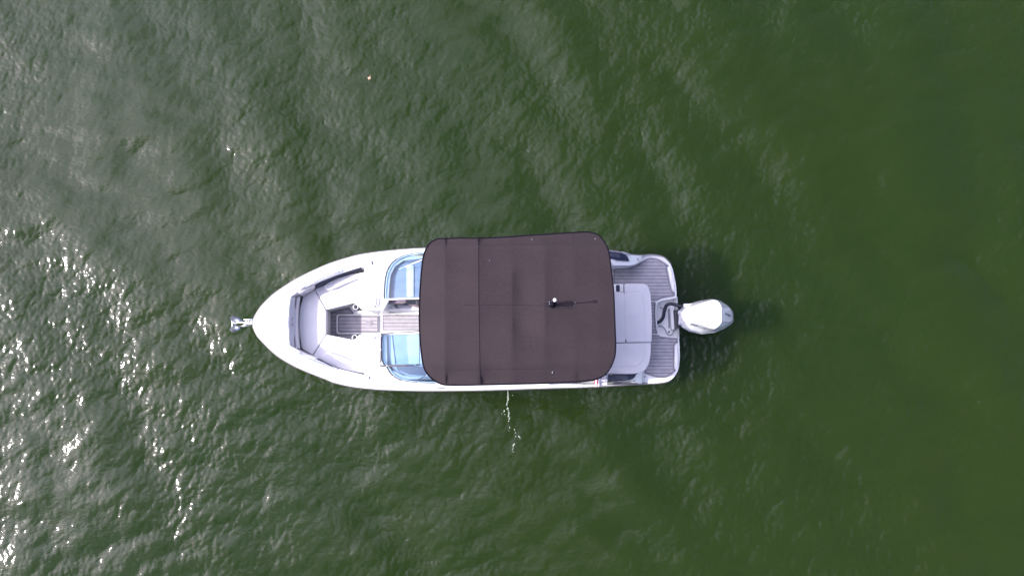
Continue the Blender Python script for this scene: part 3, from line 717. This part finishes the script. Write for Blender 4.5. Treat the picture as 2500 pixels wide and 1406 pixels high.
# ---- canopy
can_out = [(1086, 583), (1070, 583.5), (1052, 592), (1040, 608), (1033, 630), (1029, 660), (1026, 700), (1024, 744), (1024, 790), (1026, 835), (1030, 872), (1035, 897), (1045, 914), (1060, 928),
           (1075, 936), (1090, 939.5), (1130, 940), (1175, 939), (1260, 937), (1318, 935.5), (1380, 933), (1430, 929.5), (1456, 925), (1476, 915), (1489, 899), (1497, 882), (1501.5, 865), (1503, 840),
           (1501.5, 800), (1499.5, 745), (1498, 712), (1495, 680), (1490, 640), (1485, 611), (1474, 589), (1460, 574), (1440, 567.5), (1420, 567), (1397, 568.5), (1324, 573), (1280, 576), (1230, 579.5), (1170, 582), (1120, 581.5)]
CAN_Z = 2.42
XK = [(1024, -0.095), (1086, -0.022), (1169, 0.008), (1250, 0.004), (1331, 0.004), (1405, -0.020), (1460, -0.045), (1503, -0.078)]
gxk = [1024, 1086, 1169, 1251, 1331, 1405, 1510]; gyk = [560, 599, 666, 744, 782, 822, 890, 945]
SAG = [0.000, 0.012, 0.018, 0.025, 0.015, 0.006]
SAGY = [[1, 1, 1, 1, 1, 1, 1], [2.4, 1.2, .9, .9, 1, 1.1, 2.6], [2.2, .9, .8, 1, .9, .8, 1.8], [.5, .6, 1.7, 1.3, 1.9, .6, .4], [.8, 1.0, 1.0, .6, 1.2, .9, 1.0], [1.5, .8, 1, .7, .8, 1.0, 2.2]]
rj = random.Random(3); GR = [[rj.uniform(-0.017, 0.017) for _ in gyk] for _ in gxk]
sm_ = lambda t: t * t * (3 - 2 * t)
def canz(x, y):
    z = CAN_Z + interp(x, XK)
    if y < 600: z -= (600 - y) / 28 * 0.12
    if y > 888: z -= (y - 888) / 50 * 0.12
    i = max(0, min(len(gxk) - 2, sum(1 for g in gxk[1:-1] if x > g))); j = max(0, min(len(gyk) - 2, sum(1 for g in gyk[1:-1] if y > g)))
    u = max(0, min(1, (x - gxk[i]) / (gxk[i + 1] - gxk[i]))); v = max(0, min(1, (y - gyk[j]) / (gyk[j + 1] - gyk[j])))
    z += GR[i][j] * (1 - u) * (1 - v) + GR[i + 1][j] * u * (1 - v) + GR[i][j + 1] * (1 - u) * v + GR[i + 1][j + 1] * u * v
    # cloth sags between the bows, steepest just behind each bow
    row = SAGY[i]; k2 = v * 1.0 + j
    a = min(6, int(k2)); f = k2 - a; lo_ = row[max(0, a - 1)] if f < 0.5 else row[a]; hi_ = row[a] if f < 0.5 else row[min(6, a + 1)]
    w = lo_ + (hi_ - lo_) * sm_((f + 0.5) % 1.0)
    z -= SAG[i] * w * 6.75 * 0.55 * u * (1 - u) ** 1.6
    g = lambda cx, cy, sx, sy, d: -d * math.exp(-((x - cx) / sx) ** 2 - ((y - cy) / sy) ** 2)
    z += g(1272, 700, 18, 30, 0.010) + g(1268, 792, 20, 18, 0.012)
    # slack pockets behind the bows, at the skirts
    for bx0, yy, d in ((1087, 588, 0.030), (1170, 586, 0.022), (1088, 924, 0.024), (1174, 928, 0.030), (1327, 583, 0.010), (1398, 580, 0.010), (1406, 920, 0.018)):
        if x > bx0: z += -d * math.exp(-((x - bx0) / 18) ** 2) * math.exp(-((y - yy) / 12) ** 2) * (1 - math.exp(-((x - bx0) / 2.5) ** 2))
    # slanting wrinkles by the light mast
    z += 0.003 * math.sin((y - 744 + (x - 1331) * 0.25) * 1.1) * math.exp(-((x - 1330) / 16) ** 2 - ((y - 745) / 11) ** 2)
    return z
def build_canopy():
    o = cr_pts(can_out, 9, True); n = len(o); C = Vector((1262, 757)); Mr = 110; vs = []; fs = []
    vs.append(W(C.x, C.y, canz(C.x, C.y)))
    for k in range(1, Mr + 1):
        t = k / Mr
        for p in o:
            q = C + (p - C) * t; vs.append(W(q.x, q.y, canz(q.x, q.y)))
    for i in range(n): fs.append((0, 1 + i, 1 + (i + 1) % n))
    for k in range(Mr - 1):
        for i in range(n):
            a = 1 + k * n; b = a + n; j = (i + 1) % n
            fs.append((a + i, b + i, b + j, a + j))
    # hem turned down
    e = 1 + (Mr - 1) * n; hem = []
    for i, p in enumerate(o):
        v = vs[e + i]; hem.append(Vector((v.x, v.y, v.z - 0.05)))
    b0 = len(vs); vs += hem
    for i in range(n): fs.append((e + i, b0 + i, b0 + (i + 1) % n, e + (i + 1) % n))
    mb = MB(); mb.add(vs, fs); c = mb.build('canopy', M['canvas'], boat, smooth=60)
    mb = MB(); tube_geo(mb, [vs[e + i] + Vector((0, 0, -0.004)) for i in range(n)], 0.015, seg=6, closed=True); mb.build('edge_binding', M['thread'], c, smooth=60)
    return c
canopy = build_canopy()
def on_can(pts, lift=0.004): return [W(x, y, canz(x, y) + lift) for x, y in pts]
def cline(pts, w, m, n=40, name='canopy_seam'):
    q = cr_pts(pts, 10); mb = MB(); tube_geo(mb, on_can([(p.x, p.y) for p in q], -0.001), w / 2, seg=6); mb.build(name, m, canopy, smooth=60)
cline([(1168.5, 583), (1168.8, 650), (1169, 744)], 0.010, M['thread'])
cline([(1169.5, 744), (1171, 830), (1172, 900), (1175, 938)], 0.009, M['thread'])
cline([(1130, 744.5), (1250, 745), (1332, 746)], 0.005, M['thread'])
cline([(1250, 780.5), (1332, 781)], 0.0025, M['thread'])
cline([(1250, 822), (1334, 822)], 0.0025, M['thread'])
cline([(1262, 665), (1330, 665)], 0.0025, M['thread'])
cline([(1170, 599), (1280, 597), (1390, 594)], 0.004, M['thread'])
cline([(1090, 903), (1170, 902), (1260, 900), (1330, 900)], 0.004, M['thread'])
# zipped opening round the light mast
mb = MB(); tube_geo(mb, on_can([tuple(p) for p in cr_pts([(1398, 730), (1403, 736), (1404, 743), (1401, 750), (1392, 752.5), (1372, 753), (1360, 751), (1352, 748), (1345, 749)], 6)], 0.001), 0.006, seg=6)
tube_geo(mb, on_can([tuple(p) for p in cr_pts([(1331, 742), (1338, 737), (1346, 733), (1350, 735)], 6)], 0.001), 0.005, seg=6)
tube_geo(mb, on_can([tuple(p) for p in cr_pts([(1322, 745), (1335, 748), (1344, 751), (1350, 753)], 6)], 0.001), 0.005, seg=6)
tube_geo(mb, on_can([tuple(p) for p in cr_pts([(1385, 733), (1390, 737), (1400, 735)], 6)], 0.001), 0.003, seg=6)
mb.build('zip', M['black'], canopy)
# canopy bows and tower legs
for xk in (1086, 1169, 1331, 1405):
    pts = []
    for y in np.linspace(590, 932, 24): pts.append(W(xk, y, canz(xk, y) - 0.035))
    p0 = W(xk + 12, 612, 1.0); p1 = W(xk + 12, 938, 1.0)
    tube('canopy_bow', [p0] + pts + [p1], 0.013, M['steel'], canopy)
for s, y0 in ((1, 612), (-1, 934)):
    tube('tower_leg', cr_pts([W(1180, y0 + s * 10, 1.0), W(1215, y0 + s * 14, 1.6), W(1300, y0 + s * 12, 2.1), W(1350, y0 + s * 30, 2.33)], 6), 0.032, M['black'], boat)
    tube('tower_leg', cr_pts([W(1330, y0, 1.0), W(1335, y0 + s * 5, 1.6), W(1345, y0 + s * 14, 2.1), W(1350, y0 + s * 30, 2.33)], 6), 0.026, M['black'], boat)
tube('tower_crossbar', [W(1350, 642, 2.33), W(1350, 911, 2.33)], 0.03, M['black'], boat)
# anchor light mast
mz = canz(1349, 744); mc = W(1348, 744, mz)
mb = MB(); lathe(mb, mc, [(0.06, -0.05), (0.058, 0.02), (0.040, 0.03), (0.040, 0.16), (0.052, 0.20), (0.052, 0.26), (0.026, 0.30)], 20)
tip = W(1354.6, 732.5, mz + 0.575); tube_geo(mb, [mc + Vector((0, 0, 0.28)), tip], 0.012, seg=8)
mast = mb.build('light_mast', M['thread'], boat, 'black mast with white globe poking through the canopy')
mb = MB(); bm_ = bmesh.new(); bmesh.ops.create_uvsphere(bm_, u_segments=24, v_segments=16, radius=0.031); bmesh.ops.translate(bm_, vec=tip, verts=bm_.verts); mb.bm(bm_)
mb.build('globe', M['gel'], mast, smooth=60)
for k in range(5):
    a = k * 1.3; c = mc + Vector((-0.03 + 0.035 * math.cos(a), 0.03 * math.sin(a), 0.275))
    mb = MB(); mb.bm(box_bm(c, (0.010, 0.016, 0.010), 0.003, Matrix.Rotation(a, 3, 'Z'))); mb.build('mast_bolt', M['steel'], mast)

# ---- stern sunpad
PADZ = 0.90
up = [(1470, 714), (1524, 714), (1524, 697), (1528, 692), (1570, 692), (1580, 695), (1585, 703), (1588, 718), (1590, 745), (1591.5, 790), (1591.5, 834.5), (1470, 837)]
lo = [(1470, 839), (1530, 837.5), (1589.5, 836.5), (1589, 866), (1585, 888), (1577, 902), (1563, 909.5), (1545, 912), (1470, 913.5)]
pu = slab('sunpad', up, PADZ, 0.14, M['vinyl'], boat, bevel=0.022, r=3, label='long grey white sunpad cushion in front of the motor', seg=4)
pl_ = slab('sunpad', lo, PADZ, 0.14, M['vinyl'], boat, bevel=0.022, r=3, label='short starboard sunpad cushion with rounded corner', seg=4)
slab('sunpad_base', [(1470, 700), (1572, 700), (1583, 712), (1587, 830), (1583, 885), (1570, 903), (1470, 908)], PADZ - 0.13, PADZ - 0.13 - PLAT, M['gel'], boat, bevel=0.0, r=3)
line_px('pad_seam', [(1526, 713), (1560, 712.5), (1568, 716), (1571, 730), (1573.5, 760), (1574.5, 800), (1574.5, 834)], PADZ, 0.006, M['seamlite'], pu, sm=4)
line_px('pad_seam', [(1525.5, 714), (1525.5, 780), (1527, 826)], PADZ, 0.006, M['seamlite'], pu, sm=3)
line_px('pad_seam', [(1574, 838), (1572.5, 866), (1568, 881), (1556, 892), (1540, 894), (1495, 895)], PADZ, 0.006, M['seamlite'], pl_, sm=4)
slab('pad_notch', [(1526.5, 828), (1529, 828), (1529.5, 835.5), (1527, 836)], PADZ + 0.002, 0.01, M['gap'], pu, bevel=0)
slab('pad_strap', [(1522.2, 697), (1525, 697), (1525, 718), (1523, 718)], PADZ + 0.001, 0.03, M['seam'], pu, bevel=0.002)
slab('console_box', [(1490, 693.5), (1521.5, 693.5), (1521.5, 712.5), (1490, 712.5)], 0.80, 0.32, M['gel'], boat, bevel=0.01, r=2)
slab('latch', [(1504, 695.5), (1513, 695.5), (1513, 711.5), (1504, 711.5)], 0.815, 0.03, M['navy'], boat, bevel=0.004, r=2)
# dark vents on the quarters
def vent(poly, lines, lb):
    v = slab('quarter_vent', poly, lambda x, y: dz(x) + 0.012, 0.03, M['navy'], boat, bevel=0.004, label=lb)
    for L_ in lines: line_px('louvre', L_, lambda x, y: dz(x) + 0.014, 0.007, M['grey'], v, sm=3)
vent([(1470, 917), (1500, 916), (1553, 913), (1551, 919), (1546, 924), (1538, 927), (1500, 931), (1470, 933)], [[(1480, 920 + k * 3.1), (1510, 918.6 + k * 2.7), (1530 + k * 1.5, 917 + k * 2.3)] for k in range(4)], 'dark louvred vent on starboard quarter')
vent([(1470, 612), (1488, 613.5), (1517, 617), (1526, 620.5), (1533, 628), (1537, 637.5), (1510, 635), (1490, 630), (1470, 629)], [[(1488, 619 + 3.4 * k), (1505, 620.5 + 3.2 * k), (1513, 624 + 2.6 * k)] for k in range(3)], 'dark louvred vent on port quarter')
slab('quarter_ledge', [(1491, 630), (1506, 632.5), (1506, 636), (1545, 640), (1553, 641), (1549, 646), (1538, 648.5), (1494, 650)], lambda x, y: dz(x) - 0.02, 0.2, M['vinyl2'], boat, bevel=0.008, r=1)
def cleat(pts, lb):
    a, b = [W(x, y, dz(x) + 0.035) for x, y in pts]
    c = tube('cleat', [a, b], 0.010, M['steel'], boat, label=lb)
    for t in (0.35, 0.65):
        p = a.lerp(b, t); tube('cleat_foot', [p, p - Vector((0, 0, 0.05))], 0.008, M['steel'], c)
cleat([(1518, 614.5), (1537, 620.5)], 'port stern cleat'); cleat([(1533, 931), (1551, 929)], 'starboard stern cleat')
cleat([(1068, 947), (1086, 946.5)], 'starboard midship cleat')
mb = MB(); lathe(mb, W(1556, 633, dz(1556)), [(0.035, -0.02), (0.035, 0.006), (0.02, 0.008), (0.02, 0.012)], 20); mb.build('fuel_cap', M['ltgrey'], boat)
mb = MB(); lathe(mb, W(1574, 919.5, PLAT), [(0.02, 0), (0.02, 0.02), (0.01, 0.022)], 16); mb.build('deck_plug', M['ltgrey'], boat)
# handholds at the platform edge
slab('platform_handle', [(1632, 652), (1638, 650), (1643, 664), (1647, 690), (1648, 709), (1644, 709), (1641, 704), (1637, 688)], PLAT + 0.03, 0.05, M['gel'], boat, bevel=0.012, r=2, label='port platform grab handle')
slab('platform_handle', [(1650, 842), (1655, 842), (1657, 870), (1656, 896), (1650, 896), (1648, 890), (1648, 848)], PLAT + 0.03, 0.05, M['gel'], boat, bevel=0.012, r=2, label='starboard platform grab handle')
for q in ([(1637, 655), (1641, 668), (1644.5, 690), (1646, 702)], [(1652, 846), (1655, 858), (1655, 884), (1651, 894)]):
    line_px('handle_line', q, PLAT + 0.031, 0.004, M['seam'], boat, sm=4)

# ---- motor well fittings
tube('rigging_hose', cr_pts([W(1604, 788, 0.42), W(1612, 784, 0.45), W(1619, 774, 0.50), W(1622, 759, 0.54), W(1627, 746, 0.58), W(1637, 741.5, 0.62), W(1652, 745, 0.66), W(1668, 750, 0.72), W(1684, 756, 0.80)], 8), 0.035, M['hose'], boat)
tube('drain_hose', cr_pts([W(1607, 796.5, 0.32), W(1616, 797, 0.34), W(1623, 803, 0.35), W(1628, 813, 0.35), W(1636, 819, 0.35), W(1643, 812, 0.36), W(1645, 800, 0.38)], 8), 0.007, M['ink'], boat)
tube('cable', cr_pts([W(1612, 750.5, 0.33), W(1616, 752, 0.36), W(1621, 756, 0.4)], 5), 0.008, M['black'], boat)
slab('well_channel', [(1631, 754), (1634.5, 754), (1637, 800), (1632.5, 801)], 0.325, 0.02, M['grey'], boat, bevel=0.004)
slab('transom_lip', [(1637, 747), (1646, 747), (1650, 803), (1640, 804)], 0.43, 0.16, M['gel'], boat, bevel=0.012)
slab('transom_bracket', [(1646, 757), (1656, 757), (1658, 800), (1649, 803)], 0.52, 0.5, M['black'], boat, bevel=0.01)
mb = MB(); lathe(mb, W(1633, 810, 0.31), [(0.022, 0), (0.022, 0.012), (0.012, 0.014)], 16); mb.build('bilge_plug', M['grey'], boat)

# ---- outboard motor
def radial(poly, c, n=72):
    res = []; N = len(poly)
    for k in range(n):
        a = 2 * math.pi * k / n; d = Vector((math.cos(a), math.sin(a))); best = None
        for i in range(N):
            p, q = Vector(poly[i]), Vector(poly[(i + 1) % N]); e = q - p
            den = d.x * e.y - d.y * e.x
            if abs(den) < 1e-9: continue
            w = p - c; t = (w.x * e.y - w.y * e.x) / den; s = (w.x * d.y - w.y * d.x) / den
            if t > 0 and -1e-6 <= s <= 1 + 1e-6 and (best is None or t > best): best = t
        res.append(best or 1.0)
    return res
def build_motor():
    mid = W(1700, 775, 0)
    # lower part: swivel, midsection and leg going under water
    mb = MB()
    mb.bm(box_bm(W(1700, 777, 0.35) , (0.34, 0.20, 0.9), 0.06))
    mb.bm(box_bm(W(1700, 777, 0.62), (0.62, 0.36, 0.16), 0.05, seg=3))
    motor = mb.build('outboard_motor', M['cowl'], boat, 'white outboard motor with number 300 on its cowl')
    mb = MB(); tube_geo(mb, [W(1659, 758, 0.80), W(1659, 793, 0.80)], 0.020, seg=12); tube_geo(mb, [W(1659, 761, 0.86), W(1659, 766, 0.86)], 0.034, seg=12); tube_geo(mb, [W(1660, 785, 0.86), W(1660, 790, 0.86)], 0.034, seg=12)
    mb.build('tilt_tube', M['ltgrey'], motor)
    mb = MB(); mb.bm(box_bm(W(1655, 779, 0.55), (0.10, 0.36, 0.5), 0.03)); mb.build('clamp_bracket', M['black'], motor)
    # cowl: rings of outline polygons lofted upward
    c = Vector((1718, 772))
    low = [(1658, 768), (1661, 756), (1674, 745), (1700, 737), (1735, 731), (1755, 733), (1775, 745), (1789, 760), (1790.5, 786), (1771, 800), (1746, 811), (1713, 815), (1684, 809), (1667, 800), (1659, 790)]
    mid_ = [(1660, 767), (1664, 756), (1678, 745), (1702, 737), (1736, 731), (1753, 732.5), (1772, 743), (1787, 758), (1789.5, 765), (1789.5, 783), (1771, 797), (1746, 808), (1714, 811), (1686, 805), (1669, 796), (1662, 783)]
    sh = [(1664, 767), (1669, 757), (1690, 746), (1712, 738), (1737, 731.5), (1751, 732), (1766, 741), (1783, 754), (1787, 764), (1787, 783), (1766, 794), (1746, 805), (1734, 804), (1700, 791), (1672, 780), (1666, 775)]
    top = [(1668.5, 768), (1672, 760), (1692, 749), (1714, 740), (1738, 732.5), (1750, 733), (1758, 741), (1762, 750), (1762.5, 785), (1757, 794), (1746, 803), (1736, 802), (1702, 788), (1674, 777), (1669.5, 773)]
    cap = [(c.x + (x - c.x) * 0.985, c.y + (y - c.y) * 0.985) for x, y in top]
    spec = [(low, 0.66, 0), (low, 0.80, 0), (mid_, 0.98, 0), (sh, 1.24, 0), (top, 1.375, 0), (cap, 1.385, 0)]
    n = 90; rings = []
    for poly, z, _ in spec:
        rr_ = radial(poly, c, n)
        # soften
        rr_ = [0.1 * rr_[i - 1] + 0.8 * rr_[i] + 0.1 * rr_[(i + 1) % n] for i in range(n)]
        ring = []
        for k in range(n):
            a = 2 * math.pi * k / n; x = c.x + rr_[k] * math.cos(a); y = c.y + rr_[k] * math.sin(a)
            zz = z
            if z > 1.2: zz = z - 0.05 * max(0, (1700 - x) / 40)
            if z > 1.3 : zz -= 0.0
            if abs(z - 1.24) < 0.01 and x > 1762: zz = 1.24 - (x - 1762) / 26 * 0.12
            ring.append(W(x, y, zz))
        rings.append(ring)
    vs = [v for r in rings for v in r]; fs = []
    for i in range(len(rings) - 1):
        for k in range(n): fs.append((i * n + k, i * n + (k + 1) % n, (i + 1) * n + (k + 1) % n, (i + 1) * n + k))
    fs.append(tuple(range((len(rings) - 1) * n, len(rings) * n))); fs.append(tuple(range(n))[::-1])
    mb = MB(); mb.add(vs, fs); bm = bmesh.new()
    cw = mb.build('cowl', M['cowl'], motor, smooth=32)
    # lower pan in a cooler grey with a dark parting line
    tube('parting_line', [Vector((v.x, v.y, v.z)) for v in rings[1]], 0.006, M['grey'], motor, closed=True)
    mb = MB(); mb.bm(poly_bm(P([(1671, 741), (1700, 741), (1690, 748), (1672, 752)], 0.98), 0.12, 0.01)); mb.build('cowl_tab', M['cowl'], motor)
    # air intake slots on the starboard front
    for q in ([(1672, 797), (1678, 800)], [(1685, 804.5), (1700, 809), (1712, 811)]):
        line_px('intake_slot', q, 0.93, 0.016, M['grey'], motor, lift=0.03)
    line_px('latch_mark', [(1667, 764), (1667, 769)], 1.30, 0.012, M['grey'], motor)
    # panel line beside the number panel
    def zr(x, y): return 1.375 - max(0, (x - 1762)) / 25 * 0.245 + 0.002
    line_px('panel_line', [(1762, 786.5), (1782, 787)], lambda x, y: zr(x, y) - 0.004, 0.018, M['seam'], motor)
    line_px('panel_line', [(1761, 745), (1776, 750)], lambda x, y: zr(x, y) - 0.012, 0.010, M['seam'], motor)
    # number: three digits stacked down the sloping back, upright for someone astern
    for ch, (x, y) in zip('300', ((1773, 766.5), (1777.8, 768.5), (1781.8, 770.5))):
        p = W(x, y, zr(x, y) + 0.010)
        a = W(x - 1, y, zr(x - 1, y)); b = W(x + 1, y, zr(x + 1, y)); upv = (a - b).normalized(); rt = Vector((0, 1, 0)); rt = (rt - upv * rt.dot(upv)).normalized(); nn = rt.cross(upv)
        mtx = Matrix.Translation(p) @ Matrix((rt, upv, nn)).transposed().to_4x4() @ Matrix.Diagonal((2.1, 0.95, 1, 1))
        text_mesh('number', ch, 0.048, M['ink'], motor, mtx, bold=0.0025)
    line_px('number_strip', [(1785.2, 762), (1785.5, 766)], 1.15, 0.008, M['seam'], motor); line_px('number_strip', [(1785.5, 768), (1785.5, 776)], 1.15, 0.008, M['seam'], motor)
    # maker's name along the starboard flank
    A = W(1681, 789, 1.20); B = W(1736, 805, 1.20); ex = (B - A).normalized(); nn = Vector((ex.y, -ex.x, 0.85)).normalized()
    if nn.y > 0: nn = Vector((-ex.y, ex.x, 0.85)).normalized()
    ey = nn.cross(ex).normalized()
    mtx = Matrix.Translation((A + B) / 2 + nn * 0.012) @ Matrix((ex, ey, nn)).transposed().to_4x4()
    text_mesh('maker_name', 'MERCURY', 0.074, M['ink'], motor, mtx, bold=0.0015, spacing=1.15)
build_motor()

# ---- bow roller (part of the boat)
mb = MB()
for y in (780.3, 791.3): mb.bm(box_bm((W(598, y, 1.06) + W(621, y, 1.06)) / 2, (0.20, 0.018, 0.05), 0.004))
for x in (601, 607, 614): mb.bm(box_bm(W(x, 785.8, 1.045), (0.02, 0.09, 0.02), 0.004))
mb.build('bow_roller', M['steel'], boat)

# ------------------------------------------------------------------ anchor
anc = empty('anchor', W(585, 786, 0.95), 'shiny steel plough anchor hung under the bow roller at the tip', 'anchor')
tube('shank', [W(571, 789, 0.98), W(600, 786.5, 1.07), W(618, 785.8, 1.09)], 0.014, M['steel'], anc)
def fluke(pts, tri, m, lb=None):
    mb = MB(); mb.add([W(x, y, z) for x, y, z in pts], tri); o = mb.build('fluke', m, anc, lb, smooth=20)
    s = o.modifiers.new('t', 'SOLIDIFY'); s.thickness = 0.008
fluke([(577, 772, 0.86), (575.3, 787, 0.93), (594, 783, 0.98), (563, 773, 0.72), (560.5, 777, 0.70), (566, 783, 0.80), (572, 769, 0.78)], [(0, 1, 2), (0, 6, 3, 4, 5, 1)], M['galv'])
fluke([(576, 811, 0.86), (575, 793, 0.93), (588, 803, 0.98), (560, 803.5, 0.72), (564, 810, 0.74), (566, 797, 0.80), (572, 811, 0.80)], [(0, 2, 1), (0, 1, 5, 3, 4, 6)], M['galv'])
fluke([(581, 796, 1.0), (588, 803, 0.97), (612, 794, 1.02), (600, 794, 1.03)], [(0, 1, 2, 3)], M['steel'])
tube('cross_bar', [W(566.5, 783, 0.96), W(566.8, 797, 0.96)], 0.012, M['steel'], anc)
tube('shackle', cr_pts([W(572, 783, 0.99), W(569.5, 787, 1.0), W(571, 791, 0.99), W(576, 792.5, 0.98)], 5), 0.007, M['steel'], anc)

# ------------------------------------------------------------------ flag on the starboard gunwale
fl = empty('flag', W(1484, 934, 1.0), 'small stars and stripes flag drooping by the canopy corner over starboard gunwale', 'flag')
def drape(u, v):
    x = 1485 - 33 * u - 3 * v; y = 913 + 27 * v + 5 * u * (1 - v) + 4 * u * v
    z = 1.16 - 0.10 * v + 0.03 * math.sin(9 * u + 2 * v) - 0.05 * u
    return W(x, y, z)
nu, nv = 30, 20; vs = [drape(i / nu, j / nv) for i in range(nu + 1) for j in range(nv + 1)]; fs = []; mi = []
for i in range(nu):
    for j in range(nv):
        a = i * (nv + 1) + j; u = (i + .5) / nu; v = (j + .5) / nv
        fs.append((a, a + 1, a + nv + 2, a + nv + 1))
        if u < 0.56: mi.append(0 if (i + j * 2) % 4 < 2 or v < 0.0 else 1)
        else: mi.append(2 if int((u - 0.56) / 0.125) % 2 else 1)
mb = MB(); mb.add(vs, fs); mb.mi = mi; mb.build('flag_cloth', [M['blue'], M['white'], M['red']], fl, smooth=60)
tube('flag_staff', [W(1500, 931, 1.0), W(1486, 932, 1.10), W(1478, 914, 1.32)], 0.007, M['steel'], fl)

# ------------------------------------------------------------------ leaf, discharge water
def leaf():
    c = W(901.5, 191.5, 0.03); mb = MB(); pts = []
    for k in range(10):
        a = rad(36 * k + 18); r = 0.044 if k % 2 == 0 else 0.020
        pts.append((c.x + r * math.cos(a), c.y + r * math.sin(a), 0.035 + 0.012 * math.sin(k * 2.1)))
    mb.add([(c.x, c.y, 0.03)] + pts, [(0, 1 + k, 1 + (k + 1) % 10) for k in range(10)])
    tube_geo(mb, [c, (c.x + 0.03, c.y + 0.07, 0.035)], 0.004, seg=5)
    o = mb.build('leaf', M['leaf'], None, smooth=None)
    s = o.modifiers.new('t', 'SOLIDIFY'); s.thickness = 0.003
    tag(o, 'dry brown maple leaf floating on the water behind the bow', 'leaf')
leaf()
def discharge():
    rg = random.Random(8); mb = MB()
    tube_geo(mb, [W(1239.5, 951, 0.55), W(1240.3, 957, 0.42), W(1241, 964, 0.26), W(1241.5, 972, 0.06), W(1241.5, 974, 0.0)], lambda t: 0.006 + 0.004 * math.sin(t * 9) ** 2, seg=8)
    tube_geo(mb, [W(1239.5, 958, 0.36), W(1240, 970, 0.15), W(1239, 982, 0.01)], lambda t: 0.004, seg=6)
    path = [(1240, 972, 14), (1238, 984, 8), (1239, 998, 8), (1243, 1004, 5), (1230, 1006, 5), (1227, 1016, 3), (1242, 1014, 10), (1243, 1024, 5), (1243, 1048, 4), (1256, 1048, 3), (1260, 1058, 3), (1269, 1068, 3), (1254, 1088, 6), (1252, 1096, 5), (1251, 965, 1)]
    for x, y, n in path:
        for k in range(n):
            px, py = x + rg.gauss(0, 1.1), y + rg.gauss(0, 3.6); r = rg.uniform(0.003, 0.0085)
            bm = bmesh.new(); bmesh.ops.create_icosphere(bm, subdivisions=1, radius=r)
            bmesh.ops.scale(bm, vec=(1, rg.uniform(1, 2.4), 0.6), verts=bm.verts)
            bmesh.ops.translate(bm, vec=W(px, py, 0.035), verts=bm.verts); mb.bm(bm)
    o = mb.build('water_discharge', M['foam'], None, smooth=60)
    tag(o, 'thin white stream and bubbles of water pouring from starboard hull side', 'water stream', kind='stuff')
discharge()
